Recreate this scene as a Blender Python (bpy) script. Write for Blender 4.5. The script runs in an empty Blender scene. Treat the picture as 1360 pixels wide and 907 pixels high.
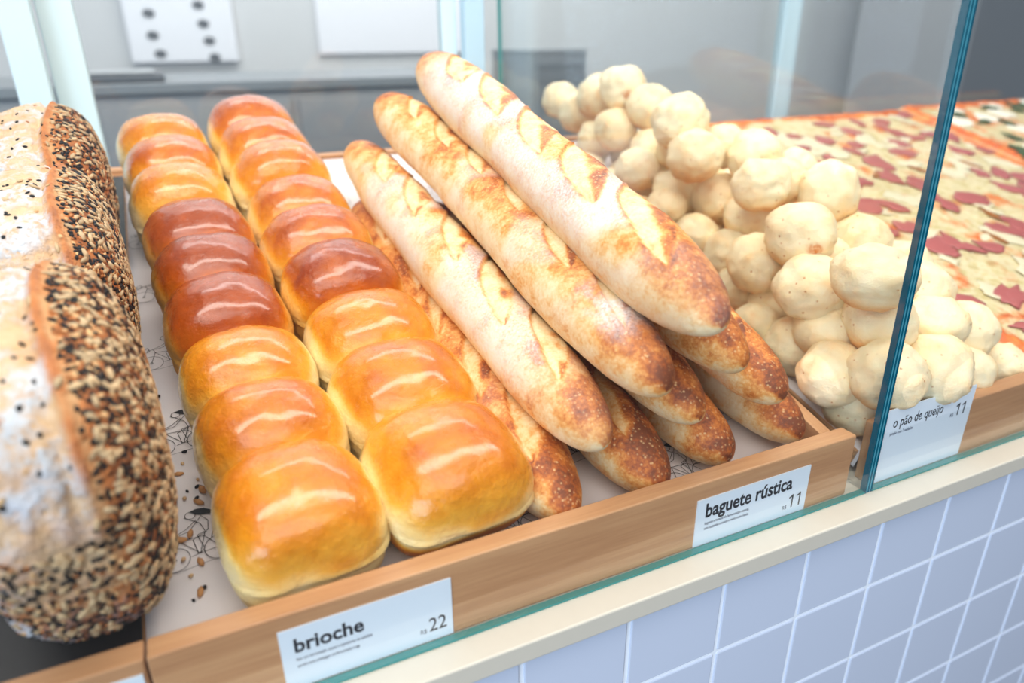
import bpy, math, random
import numpy as np
from mathutils import Matrix, Vector

C = bpy.context.scene.collection
SC = bpy.context.scene
# ---------------------------------------------------------------- camera
RC = ((0.9069, -0.4214, -0.0088), (-0.1734, -0.3540, -0.9190), (0.3841, 0.8350, -0.3941))   # right, down, forward
cam = bpy.data.cameras.new('camera'); camo = bpy.data.objects.new('camera', cam); C.objects.link(camo)
_r, _d, _f = [Vector(v).normalized() for v in RC]
_d = (_d - _f * _d.dot(_f)).normalized(); _r = _d.cross(_f)
camo.matrix_world = Matrix(((_r.x, -_d.x, -_f.x, -0.2977), (_r.y, -_d.y, -_f.y, -0.2891), (_r.z, -_d.z, -_f.z, 0.4204), (0, 0, 0, 1)))
cam.sensor_width = 36; cam.lens = 927.31 / 1360 * 36
cam.clip_start = 0.01; cam.clip_end = 50
cam.dof.use_dof = True; cam.dof.focus_distance = 0.50; cam.dof.aperture_fstop = 3.8
SC.camera = camo
# ---------------------------------------------------------------- world, lamps, exposure
SC.view_settings.view_transform = 'Standard'; SC.view_settings.look = 'None'
SC.view_settings.gamma = 1; SC.view_settings.use_curve_mapping = False
SC.view_settings.exposure = 0.0
w = bpy.data.worlds.new('world'); SC.world = w; w.use_nodes = True
w.node_tree.nodes['Background'].inputs[0].default_value = (0.74, 0.84, 1.0, 1)
w.node_tree.nodes['Background'].inputs[1].default_value = 0.27


def area(name, loc, target, sx, sy, power, col):
    l = bpy.data.lights.new(name, 'AREA'); l.shape = 'RECTANGLE'; l.size = sx; l.size_y = sy
    l.energy = power; l.color = col
    o = bpy.data.objects.new(name, l); C.objects.link(o); o.location = loc
    o.rotation_euler = (Vector(target) - Vector(loc)).to_track_quat('-Z', 'Y').to_euler()
    return o


area('display_case_lamp', (0.15, 0.06, 1.30), (0.15, 0.22, 0.1), 2.2, 0.20, 19, (1.0, 0.95, 0.86))
area('ceiling_lamp', (0.3, 0.3, 2.6), (0.2, 0.3, 0.1), 3.0, 2.6, 11, (1.0, 0.94, 0.86))
area('back_wall_fill', (0.8, 1.9, 2.3), (0.8, 2.8, 0.6), 3.4, 1.0, 85, (1.0, 0.98, 0.96))  # added fill, aimed at the back wall to brighten it
area('shop_window_light', (-3.0, -2.5, 0.7), (0.3, 0.0, 0.0), 2.4, 2.0, 108, (0.64, 0.81, 1.0))
area('front_fill_light', (-0.6, -1.5, 2.2), (0.1, 0.1, 0.1), 3.0, 1.6, 58, (1.0, 0.95, 0.88))  # unseen overhead fill, added to brighten the fronts of the breads

# ---------------------------------------------------------------- helpers
TH = math.radians(15)
UX = np.array([1, 0, 0.0]); UV = np.array([0, math.cos(TH), math.sin(TH)]); UH = np.array([0, -math.sin(TH), math.cos(TH)])
OO = np.array([0, 0.0272, 0.117])
SHELF = Matrix(((1, 0, 0, 0), (0, UV[1], UH[1], OO[1]), (0, UV[2], UH[2], OO[2]), (0, 0, 0, 1)))


def srgb(r, g, b, a=1.0):
    f = lambda c: c / 12.92 if c <= 0.04045 else ((c + 0.055) / 1.055) ** 2.4
    return (f(r / 255), f(g / 255), f(b / 255), a)


_G = np.random.default_rng(7).normal(size=(512, 3)); _G /= np.linalg.norm(_G, axis=1)[:, None]
_PERM = np.random.default_rng(3).permutation(512)


def noise(P, sc=1.0, seed=0, octv=1):
    out = np.zeros(len(P)); amp = 1.0; tot = 0
    for o in range(octv):
        Q = np.asarray(P, float) * sc * 2 ** o + seed * 17.31 + o * 5.7
        I = np.floor(Q).astype(int); F = Q - I; U = F * F * F * (F * (F * 6 - 15) + 10); r = np.zeros(len(Q))
        for dx in (0, 1):
            for dy in (0, 1):
                for dz in (0, 1):
                    h = _PERM[(_PERM[(_PERM[(I[:, 0] + dx) % 512] + I[:, 1] + dy) % 512] + I[:, 2] + dz) % 512]
                    d = np.einsum('ij,ij->i', _G[h], F - np.array([dx, dy, dz]))
                    wt = np.where(dx, U[:, 0], 1 - U[:, 0]) * np.where(dy, U[:, 1], 1 - U[:, 1]) * np.where(dz, U[:, 2], 1 - U[:, 2])
                    r += d * wt
        out += r * amp; tot += amp; amp *= 0.5
    return out / tot * 1.6


def sstep(a, b, x):
    t = np.clip((x - a) / (b - a), 0, 1); return t * t * (3 - 2 * t)


def mesh_np(name, V, F, attrs=None, smooth=True, mats=(), fmat=None):
    me = bpy.data.meshes.new(name)
    V = np.asarray(V, np.float32)
    if isinstance(F, np.ndarray) and F.ndim == 2:
        n = F.shape[1]; me.vertices.add(len(V)); me.vertices.foreach_set('co', V.ravel())
        me.loops.add(F.size); me.loops.foreach_set('vertex_index', F.ravel().astype(np.int32))
        me.polygons.add(len(F)); me.polygons.foreach_set('loop_start', np.arange(0, F.size, n, dtype=np.int32))
        me.polygons.foreach_set('loop_total', np.full(len(F), n, np.int32))
    else:
        me.from_pydata([tuple(map(float, v)) for v in V], [], [tuple(int(i) for i in f) for f in F])
    me.update(calc_edges=True)
    me.polygons.foreach_set('use_smooth', [smooth] * len(me.polygons))
    for k, a in (attrs or {}).items():
        if a.ndim == 2:
            at = me.attributes.new(k, 'FLOAT_COLOR', 'POINT'); at.data.foreach_set('color', a.astype(np.float32).ravel())
        else:
            at = me.attributes.new(k, 'FLOAT', 'POINT'); at.data.foreach_set('value', a.astype(np.float32))
    for m in mats: me.materials.append(m)
    if fmat is not None: me.polygons.foreach_set('material_index', np.asarray(fmat, np.int32))
    me.validate()
    return me


def link(name, me, parent=None, mw=None, kind=None, label=None):
    o = bpy.data.objects.new(name, me); C.objects.link(o)
    if parent: o.parent = parent
    if mw is not None: o.matrix_local = mw
    if kind: o['kind'] = kind
    if label: o['label'] = label
    return o


def tag(o, label, cat, group=None):
    o['label'] = label; o['category'] = cat
    if group: o['group'] = group
    return o


def place(x, v, h, yaw=0, pitch=0, roll=0, sc=1):
    """pose on the inclined shelf: x along the counter, v up the slope, h off the shelf"""
    return SHELF @ Matrix.Translation((x, v, h)) @ Matrix.Rotation(yaw, 4, 'Z') @ Matrix.Rotation(pitch, 4, 'X') @ Matrix.Rotation(roll, 4, 'Y') @ Matrix.Scale(sc, 4)


def box_mesh(name, lo, hi, mat, bev=0.0, seg=2):
    import bmesh
    bm = bmesh.new(); bmesh.ops.create_cube(bm, size=1)
    for v in bm.verts:
        v.co = Vector([lo[i] + (v.co[i] + 0.5) * (hi[i] - lo[i]) for i in range(3)])
    if bev: bmesh.ops.bevel(bm, geom=list(bm.edges), offset=bev, segments=seg, affect='EDGES', profile=0.5)
    me = bpy.data.meshes.new(name); bm.to_mesh(me); bm.free(); me.materials.append(mat)
    return me


def box(name, lo, hi, mat, parent=None, bev=0.0, mw=None, kind=None, label=None):
    return link(name, box_mesh(name, lo, hi, mat, bev), parent, mw, kind, label)


def cube_sphere(n):
    """unit directions over a subdivided cube, welded"""
    key = {}; V = []; F = []
    def vid(p):
        k = tuple(int(round(c * 1000)) for c in p)
        if k not in key: key[k] = len(V); V.append(p)
        return key[k]
    t = np.tan(np.linspace(-math.pi / 4, math.pi / 4, n + 1))
    for ax in range(3):
        for s in (-1, 1):
            a, b = (ax + 1) % 3, (ax + 2) % 3
            idx = [[0] * (n + 1) for _ in range(n + 1)]
            for i in range(n + 1):
                for j in range(n + 1):
                    p = [0, 0, 0]; p[ax] = s * 1.0; p[a] = t[i]; p[b] = t[j]; idx[i][j] = vid(tuple(p))
            for i in range(n):
                for j in range(n):
                    q = [idx[i][j], idx[i + 1][j], idx[i + 1][j + 1], idx[i][j + 1]]
                    F.append(q if s > 0 else q[::-1])
    V = np.array(V); V /= np.linalg.norm(V, axis=1)[:, None]
    return V, np.array(F)


_CS = {}
def cs(n):
    if n not in _CS: _CS[n] = cube_sphere(n)
    return _CS[n]


# ---------------------------------------------------------------- node material helpers
def new_mat(name):
    m = bpy.data.materials.new(name); m.use_nodes = True
    nt = m.node_tree; return m, nt, nt.nodes['Principled BSDF']


def nd(nt, typ, **kw):
    n = nt.nodes.new(typ)
    for k, v in kw.items():
        if k.startswith('i_'):
            key = k[2:]; n.inputs[int(key) if key.isdigit() else key.replace('_', ' ')].default_value = v
        else: setattr(n, k, v)
    return n


def L(nt, a, b): nt.links.new(a, b)


def ramp(nt, stops, interp='LINEAR'):
    r = nt.nodes.new('ShaderNodeValToRGB'); r.color_ramp.interpolation = interp
    e = r.color_ramp.elements
    while len(e) < len(stops): e.new(0.5)
    for el, (p, c) in zip(e, stops):
        el.position = p; el.color = c if len(c) == 4 else (*c, 1)
    return r


def coords(nt, scale=(1, 1, 1), kind='Object'):
    tc = nd(nt, 'ShaderNodeTexCoord'); mp = nd(nt, 'ShaderNodeMapping'); mp.inputs['Scale'].default_value = scale
    L(nt, tc.outputs[kind], mp.inputs[0]); return mp.outputs[0]


def tex_noise(nt, vec, sc, det=3, rough=0.5):
    n = nd(nt, 'ShaderNodeTexNoise'); n.inputs['Scale'].default_value = sc; n.inputs['Detail'].default_value = det
    n.inputs['Roughness'].default_value = rough; L(nt, vec, n.inputs['Vector']); return n.outputs['Fac']


def vor(nt, vec, sc, feature='F1'):
    n = nd(nt, 'ShaderNodeTexVoronoi'); n.feature = feature; n.inputs['Scale'].default_value = sc; L(nt, vec, n.inputs['Vector'])
    return n.outputs['Distance']


def math_(nt, op, a, b=None, c=None, clamp=False):
    n = nd(nt, 'ShaderNodeMath', operation=op, use_clamp=clamp)
    for i, x in enumerate((a, b, c)):
        if x is None: continue
        if isinstance(x, (int, float)): n.inputs[i].default_value = x
        else: L(nt, x, n.inputs[i])
    return n.outputs[0]


def mixc(nt, fac, a, b, mode='MIX'):
    n = nd(nt, 'ShaderNodeMix', data_type='RGBA', blend_type=mode)
    for s, x in ((0, fac), (6, a), (7, b)):
        if isinstance(x, (int, float, tuple)): n.inputs[s].default_value = x
        else: L(nt, x, n.inputs[s])
    return n.outputs[2]


def attr(nt, name):
    n = nd(nt, 'ShaderNodeAttribute', attribute_name=name); return n


def mrange(nt, x, a, b, c=0.0, d=1.0):
    n = nd(nt, 'ShaderNodeMapRange'); L(nt, x, n.inputs[0])
    for i, v in enumerate((a, b, c, d)): n.inputs[i + 1].default_value = v
    return n.outputs[0]


def bump(nt, bs, h, strength=0.3, dist=0.001, prev=None):
    b = nd(nt, 'ShaderNodeBump'); b.inputs['Strength'].default_value = strength; b.inputs['Distance'].default_value = dist
    L(nt, h, b.inputs['Height'])
    if prev: L(nt, prev, b.inputs['Normal'])
    L(nt, b.outputs[0], bs.inputs['Normal']); return b.outputs[0]


def plain(name, col, rough=0.5, metal=0.0, spec=0.5, var=0.0, vs=30):
    m, nt, bs = new_mat(name); bs.inputs['Base Color'].default_value = col
    bs.inputs['Roughness'].default_value = rough; bs.inputs['Metallic'].default_value = metal
    bs.inputs['Specular IOR Level'].default_value = spec
    if var:
        n = tex_noise(nt, coords(nt), vs, 4)
        c2 = tuple(c * (1 - var) for c in col[:3]) + (1,)
        L(nt, mixc(nt, n, col, c2), bs.inputs['Base Color'])
    return m


# bread crust read from the attributes tone (browning), flour and cut
def crust_material(name, stops, flour_col, blister=0.5, rough=0.55, coat=0.0, bscale=420, spotmix=0.35):
    m, nt, bs = new_mat(name); co = coords(nt)
    tone = attr(nt, 'tone').outputs['Fac']; flour = attr(nt, 'flour').outputs['Fac']
    n1 = tex_noise(nt, co, 90, 5, 0.62); n2 = tex_noise(nt, co, 420, 3, 0.6)
    t = math_(nt, 'ADD', tone, mrange(nt, n1, 0.28, 0.72, -0.17, 0.17))
    t = math_(nt, 'ADD', t, mrange(nt, n2, 0.3, 0.7, -0.12, 0.12), clamp=True)
    cr = ramp(nt, stops); L(nt, t, cr.inputs[0]); col = cr.outputs[0]
    # pale pin blisters show on the browned crust
    v1 = vor(nt, co, bscale); sp = mrange(nt, v1, 0.16, 0.36, 1.0, 0.0)
    gate = mrange(nt, tex_noise(nt, co, 160, 2), 0.40, 0.56, 0.0, 1.0)
    sp = math_(nt, 'MULTIPLY', math_(nt, 'MULTIPLY', sp, gate), mrange(nt, tone, 0.3, 0.7, 0.15, 1.0))
    col = mixc(nt, math_(nt, 'MULTIPLY', sp, spotmix), col, stops[1][1])
    fn = mrange(nt, tex_noise(nt, co, 500, 5, 0.75), 0.38, 0.62, 0.0, 1.0)
    ff = math_(nt, 'MULTIPLY', flour, math_(nt, 'ADD', math_(nt, 'MULTIPLY', fn, 0.75), 0.4), clamp=True)
    col = mixc(nt, ff, col, flour_col)
    L(nt, col, bs.inputs['Base Color'])
    bs.inputs['Roughness'].default_value = rough
    if coat: bs.inputs['Coat Weight'].default_value = coat; bs.inputs['Coat Roughness'].default_value = 0.25
    b = bump(nt, bs, v1, -0.18 * blister, 0.0006)
    b = bump(nt, bs, n2, 0.35, 0.0008, b)
    bump(nt, bs, fn, 0.25, 0.0004, b)
    bs.inputs['Subsurface Weight'].default_value = 0.08; bs.inputs['Subsurface Radius'].default_value = (0.006, 0.003, 0.0015)
    bs.inputs['Subsurface Scale'].default_value = 0.5
    return m


M = {}
M['baguette'] = crust_material('baguette_crust', [(0.0, srgb(240, 218, 176)), (0.26, srgb(234, 196, 140)), (0.46, srgb(226, 160, 84)), (0.66, srgb(200, 114, 42)), (0.84, srgb(160, 80, 30)), (1.0, srgb(118, 58, 28))], srgb(236, 232, 232), 1.0, 0.6, 0.05, bscale=330, spotmix=0.62)


def brioche_material(name, stops, wr=1.0):
    m, nt, bs = new_mat(name); co = coords(nt)
    tone = attr(nt, 'tone').outputs['Fac']; gl = attr(nt, 'gloss').outputs['Fac']
    oi = nd(nt, 'ShaderNodeObjectInfo')
    n1 = tex_noise(nt, co, 38, 4, 0.6)
    t = math_(nt, 'ADD', tone, mrange(nt, n1, 0.25, 0.75, -0.11, 0.11), clamp=True)
    cr = ramp(nt, stops); L(nt, t, cr.inputs[0]); L(nt, cr.outputs[0], bs.inputs['Base Color'])
    rn = mrange(nt, tex_noise(nt, co, 120, 3), 0.3, 0.7, 0.0, 0.1)
    L(nt, math_(nt, 'ADD', mrange(nt, gl, 0, 1, 0.6, 0.24), rn), bs.inputs['Roughness'])
    L(nt, math_(nt, 'MULTIPLY', gl, 0.8), bs.inputs['Coat Weight']); bs.inputs['Coat Roughness'].default_value = 0.15; bs.inputs['Specular IOR Level'].default_value = 0.35
    wv = coords(nt, (1, 1.6, 1)); dn = nd(nt, 'ShaderNodeTexNoise'); dn.inputs['Scale'].default_value = 30; L(nt, wv, dn.inputs['Vector'])
    mx = nd(nt, 'ShaderNodeVectorMath', operation='MULTIPLY_ADD'); L(nt, dn.outputs['Color'], mx.inputs[0]); mx.inputs[1].default_value = (0.03, 0.03, 0.03); L(nt, wv, mx.inputs[2])
    v = vor(nt, mx.outputs[0], 70, 'SMOOTH_F1')
    b = bump(nt, bs, v, 0.35 * wr, 0.0018)
    b = bump(nt, bs, tex_noise(nt, co, 62, 5, 0.62), 0.75 * wr, 0.0036, b)
    bump(nt, bs, tex_noise(nt, co, 240, 3), 0.30, 0.0006, b)
    bs.inputs['Subsurface Weight'].default_value = 0.05; bs.inputs['Subsurface Radius'].default_value = (0.006, 0.004, 0.002)
    bs.inputs['Subsurface Scale'].default_value = 0.5
    return m


M['brioche'] = brioche_material('brioche_golden', [(0.0, srgb(248, 228, 176)), (0.25, srgb(244, 208, 130)), (0.45, srgb(236, 172, 58)), (0.66, srgb(216, 132, 10)), (0.85, srgb(186, 90, 4)), (1.0, srgb(146, 56, 4))])
M['brioche_dark'] = brioche_material('brioche_dark', [(0.0, srgb(230, 174, 86)), (0.25, srgb(212, 130, 28)), (0.45, srgb(194, 100, 8)), (0.66, srgb(162, 68, 0)), (0.85, srgb(130, 48, 0)), (1.0, srgb(96, 32, 0))], 0.8)

# cheese bread
m, nt, bs = new_mat('cheese_bread_crust'); co = coords(nt); oi = nd(nt, 'ShaderNodeObjectInfo')
off = nd(nt, 'ShaderNodeVectorMath', operation='ADD'); L(nt, co, off.inputs[0])
cx = nd(nt, 'ShaderNodeCombineXYZ'); rr = math_(nt, 'MULTIPLY', oi.outputs['Random'], 7.0)
for i in range(3): L(nt, rr, cx.inputs[i])
L(nt, cx.outputs[0], off.inputs[1]); co = off.outputs[0]
t = attr(nt, 'tone').outputs['Fac']
t = math_(nt, 'ADD', t, mrange(nt, tex_noise(nt, co, 2.2, 4), 0.3, 0.7, -0.16, 0.16), clamp=True)
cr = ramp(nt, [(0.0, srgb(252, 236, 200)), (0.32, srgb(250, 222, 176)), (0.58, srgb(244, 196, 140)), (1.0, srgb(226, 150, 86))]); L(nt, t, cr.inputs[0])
sp = mrange(nt, vor(nt, co, 4.0), 0.10, 0.16, 1.0, 0.0); sp = math_(nt, 'MULTIPLY', sp, mrange(nt, tex_noise(nt, co, 2.4, 2), 0.46, 0.54, 0.0, 0.85))
sc_ = attr(nt, 'scorch').outputs['Fac']
scn = math_(nt, 'MULTIPLY', sc_, mrange(nt, tex_noise(nt, co, 8, 4, 0.7), 0.35, 0.6, 0.3, 1.0), clamp=True)
c = mixc(nt, sp, cr.outputs[0], srgb(205, 140, 84)); c = mixc(nt, scn, c, srgb(206, 118, 44)); L(nt, c, bs.inputs['Base Color'])
bs.inputs['Roughness'].default_value = 0.5
b = bump(nt, bs, vor(nt, co, 1.9, 'DISTANCE_TO_EDGE'), 0.10, 0.0016)
b = bump(nt, bs, tex_noise(nt, co, 4.5, 6, 0.66), 0.55, 0.0030, b)
bs.inputs['Subsurface Weight'].default_value = 0.15; bs.inputs['Subsurface Radius'].default_value = (0.008, 0.005, 0.003); bs.inputs['Subsurface Scale'].default_value = 0.5
M['cheese'] = m


def wood_material(name, ax, c1, c2, c3):
    m, nt, bs = new_mat(name)
    s = [14, 14, 14]; s[ax] = 1.1; co = coords(nt, tuple(s))
    n = tex_noise(nt, co, 5.5, 6, 0.6); s2 = [150, 150, 150]; s2[ax] = 5; co2 = coords(nt, tuple(s2)); n2 = tex_noise(nt, co2, 4, 3, 0.6)
    cr = ramp(nt, [(0.25, c1), (0.5, c2), (0.75, c3)]); L(nt, math_(nt, 'ADD', math_(nt, 'MULTIPLY', n, 0.7), math_(nt, 'MULTIPLY', n2, 0.3)), cr.inputs[0])
    L(nt, cr.outputs[0], bs.inputs['Base Color']); bs.inputs['Roughness'].default_value = 0.42
    bump(nt, bs, n2, 0.12, 0.0006); return m


M['wood'] = wood_material('beech_board', 0, srgb(166, 114, 76), srgb(194, 144, 102), srgb(214, 168, 124))
M['wood_side'] = wood_material('beech_side', 1, srgb(166, 114, 76), srgb(194, 144, 102), srgb(214, 168, 124))


def glass_material(name, tint, refl=1.0):
    m, nt, bs = new_mat(name); nt.nodes.remove(bs)
    tr = nd(nt, 'ShaderNodeBsdfTransparent'); tr.inputs[0].default_value = tint
    gl = nd(nt, 'ShaderNodeBsdfGlossy'); gl.inputs['Roughness'].default_value = 0.02; gl.inputs[0].default_value = (refl, refl, refl, 1)
    ge = nd(nt, 'ShaderNodeNewGeometry'); fr = nd(nt, 'ShaderNodeFresnel')
    L(nt, mrange(nt, ge.outputs['Backfacing'], 0, 1, 1.45, 1 / 1.45), fr.inputs[0])   # same reflectance on both faces of the pane
    mx = nd(nt, 'ShaderNodeMixShader'); L(nt, fr.outputs[0], mx.inputs[0]); L(nt, tr.outputs[0], mx.inputs[1]); L(nt, gl.outputs[0], mx.inputs[2])
    L(nt, mx.outputs[0], nt.nodes['Material Output'].inputs[0]); return m


M['glass'] = glass_material('clear_glass', (0.985, 0.995, 0.992, 1))
# polished cut edge of the panes: green blue body colour
m, nt, bs = new_mat('glass_edge'); bs.inputs['Base Color'].default_value = srgb(52, 138, 136); bs.inputs['Roughness'].default_value = 0.12
M['edge'] = m
m, nt, bs = new_mat('glass_edge_deep'); bs.inputs['Base Color'].default_value = srgb(4, 84, 104); bs.inputs['Roughness'].default_value = 0.1
M['edge_deep'] = m
m, nt, bs = new_mat('glass_edge_light'); bs.inputs['Base Color'].default_value = srgb(70, 150, 170); bs.inputs['Roughness'].default_value = 0.1
M['edge_light'] = m
M['paper'] = plain('paper', srgb(226, 218, 220), 0.75, var=0.04, vs=60)
M['ink'] = plain('ink', srgb(28, 28, 34), 0.7)
M['card'] = plain('card', srgb(226, 236, 248), 0.35)
M['lettering'] = plain('lettering', srgb(22, 24, 38), 0.5)
M['fine_print'] = plain('fine_print', srgb(92, 98, 116), 0.5)
M['slab'] = plain('cream_stone', srgb(212, 206, 192), 0.32, var=0.05, vs=90)
M['tile'] = plain('white_tile', srgb(202, 213, 234), 0.16, spec=0.6)
M['grout'] = plain('grout', srgb(236, 244, 255), 0.6, var=0.04, vs=200)  # pale blue grout, with the glow of the tile edges put into its colour
M['black'] = plain('black_tray', srgb(30, 29, 31), 0.45, var=0.3, vs=120)
M['steel'] = plain('brushed_steel', srgb(176, 180, 184), 0.45, metal=0.35)
M['frame'] = plain('frame_paint', srgb(206, 226, 232), 0.4)
M['frame_blue'] = plain('frame_blue', srgb(178, 206, 222), 0.4)
M['wallp'] = plain('back_wall', srgb(206, 208, 210), 0.6, var=0.05, vs=3)
M['grey'] = plain('grey_panel', srgb(160, 162, 166), 0.5, var=0.08, vs=5)
M['midgrey'] = plain('grey_box', srgb(132, 138, 144), 0.5)
M['darkgrey'] = plain('dark_grey', srgb(96, 100, 106), 0.5)
M['white'] = plain('white_board', srgb(232, 234, 240), 0.5)
M['floor'] = plain('floor_tile', srgb(92, 90, 92), 0.4, var=0.1, vs=6)
# ---------------------------------------------------------------- counter, tiles, room behind
LEAN = Matrix.Rotation(math.radians(-0.8), 4, 'X')
wall = link('wall_front', box_mesh('wall_front', (-0.9, 0.0012, -0.62), (1.8, 0.03, 0.0838), M['grout']), kind='structure')
tile_me = box_mesh('tile', (-0.0384, 0, -0.0384), (0.0384, 0.006, 0.0383), M['tile'], 0.0011, 2)
tile_top = box_mesh('tile', (-0.0384, 0, -0.0384), (0.0384, 0.006, 0.0420), M['tile'], 0.0011, 2)
for r in range(6):
    for c in range(-7, 17):
        link('tile', tile_top if r == 0 else tile_me, wall, Matrix.Translation((c * 0.08 + 0.04, 0, 0.04 - r * 0.08)))
o = box('countertop', (-0.9, -0.016, 0.0838), (1.8, 0.80, 0.0988), M['slab'], bev=0.0012)
tag(o, 'long cream stone countertop with a grey-lit front edge above the white tiles', 'countertop')

# inclined support under all the trays
yb = 0.655; zb = 0.262
V = [(x, y, z) for x in (-0.85, 1.7) for (y, z) in ((0.045, 0.0988), (yb, 0.0988), (yb, zb), (0.045, 0.0995))]
F = [(0, 1, 2, 3), (7, 6, 5, 4), (0, 4, 5, 1), (1, 5, 6, 2), (2, 6, 7, 3), (3, 7, 4, 0)]
me = mesh_np('sloping_rack', V, F, smooth=False, mats=[M['steel']])
tag(link('sloping_rack', me), 'grey sloping steel rack carrying the bread trays, under the wooden trays', 'rack')

# wooden trays
def tray(x0, x1, label, left=None, right=None):
    e = bpy.data.objects.new('wooden_tray', None); C.objects.link(e); e.location = ((x0 + x1) / 2, 0.0095, 0.0995)
    inv = Matrix.Translation(-Vector(e.location)); tag(e, label, 'tray', 'wooden display trays side by side on the counter')
    box('front_board', (x0, 0.0095, 0.0992), (x1, 0.0235, 0.1512), M['wood'], e, 0.0011, inv)
    box('tray_base', (x0 + 0.001, 0.0, -0.0085), (x1 - 0.001, 0.655, -0.0012), M['wood'], e, 0, inv @ SHELF)
    box('back_board', (x0, 0.645, -0.006), (x1, 0.655, 0.004), M['wood'], e, 0.0005, inv @ SHELF)
    if left: box('side_board', (x0, 0.0, -0.0012), (x0 + 0.009, 0.645, left), M['wood_side'], e, 0.0005, inv @ SHELF)
    if right: box('side_board', (x1 - 0.011, 0.0, -0.0012), (x1, 0.645, right), M['wood_side'], e, 0.0005, inv @ SHELF)
    return e
tray(-0.3545, 0.1195, 'long beech wood tray in the middle with the brioche and baguettes', None, 0.024)
tray(-0.80, -0.3558, 'beech wood tray at far left in front of the seeded loaves', None, None)
tray(0.1455, 1.55, 'beech wood tray at right behind the tall cheese bread card', 0.004, None)

def pan(x0, x1, label):
    e = bpy.data.objects.new('baking_tray', None); C.objects.link(e); e.matrix_world = place((x0 + x1) / 2, 0.32, 0)
    tag(e, label, 'tray')
    inv = Matrix.Translation((-(x0 + x1) / 2, -0.32, 0))
    box('tray_base', (x0, 0.004, -0.0008), (x1, 0.635, 0.001), M['black'], e, 0, inv)
    for a, b, nme in (((x0, 0.004, 0.001), (x0 + 0.002, 0.635, 0.008), 'rim'), ((x0, 0.004, 0.001), (x1, 0.006, 0.008), 'rim')):
        box(nme, a, b, M['black'], e, 0, inv)
pan(-0.79, -0.362, 'black tray added under the seeded loaves in place of the shadow there')  # black pan stands in for the shaded floor under the loaves
pan(0.3855, 1.53, 'black baking tray under the pizzas, edge showing beside the white paper')

# paper liners (solid thin sheets with soft wrinkles) and the printed cyclists
def liner(x0, x1, v0, v1, label, fold=False, seed=1):
    nx, nv = 60, 120
    xs = np.linspace(x0, x1, nx); vs = np.linspace(v0, v1, nv)
    X, Y = np.meshgrid(xs, vs); P = np.c_[X.ravel(), Y.ravel(), np.zeros(X.size)]
    h = 0.0006 + 0.0005 * (1 + noise(P, 14, seed, 2))
    if fold:
        d = P[:, 0] - x0
        up = 1 - sstep(0.012, 0.018, d); h = h * (1 - up) + 0.0050 * up
        out = 1 - sstep(0.0, 0.0035, d); h = h - out * 0.016
        P[:, 0] += out * 0.0030
    P[:, 2] = h
    n = len(P); B = P.copy(); B[:, 2] -= 0.0004
    F = []
    for j in range(nv - 1):
        for i in range(nx - 1):
            a = j * nx + i; F.append((a, a + 1, a + nx + 1, a + nx)); F.append((n + a, n + a + nx, n + a + nx + 1, n + a + 1))
    for i in range(nx - 1):
        F.append((i, n + i, n + i + 1, i + 1)); a = (nv - 1) * nx + i; F.append((a, a + 1, n + a + 1, n + a))
    for j in range(nv - 1):
        a = j * nx; F.append((a, a + nx, n + a + nx, n + a)); a = j * nx + nx - 1; F.append((a, n + a, n + a + nx, a + nx))
    me = mesh_np('paper_liner', np.r_[P, B], np.array(F), mats=[M['paper']])
    o = link('paper_liner', me, mw=place(0, 0, 0)); tag(o, label, 'paper'); return o
P1 = liner(-0.360, 0.1075, -0.003, 0.640, 'white printed paper lining the middle tray under brioche and baguettes')
P2 = liner(0.1445, 0.3845, -0.003, 0.640, 'white printed paper under the pile of cheese breads, folded up at left', True, 4)

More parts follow.
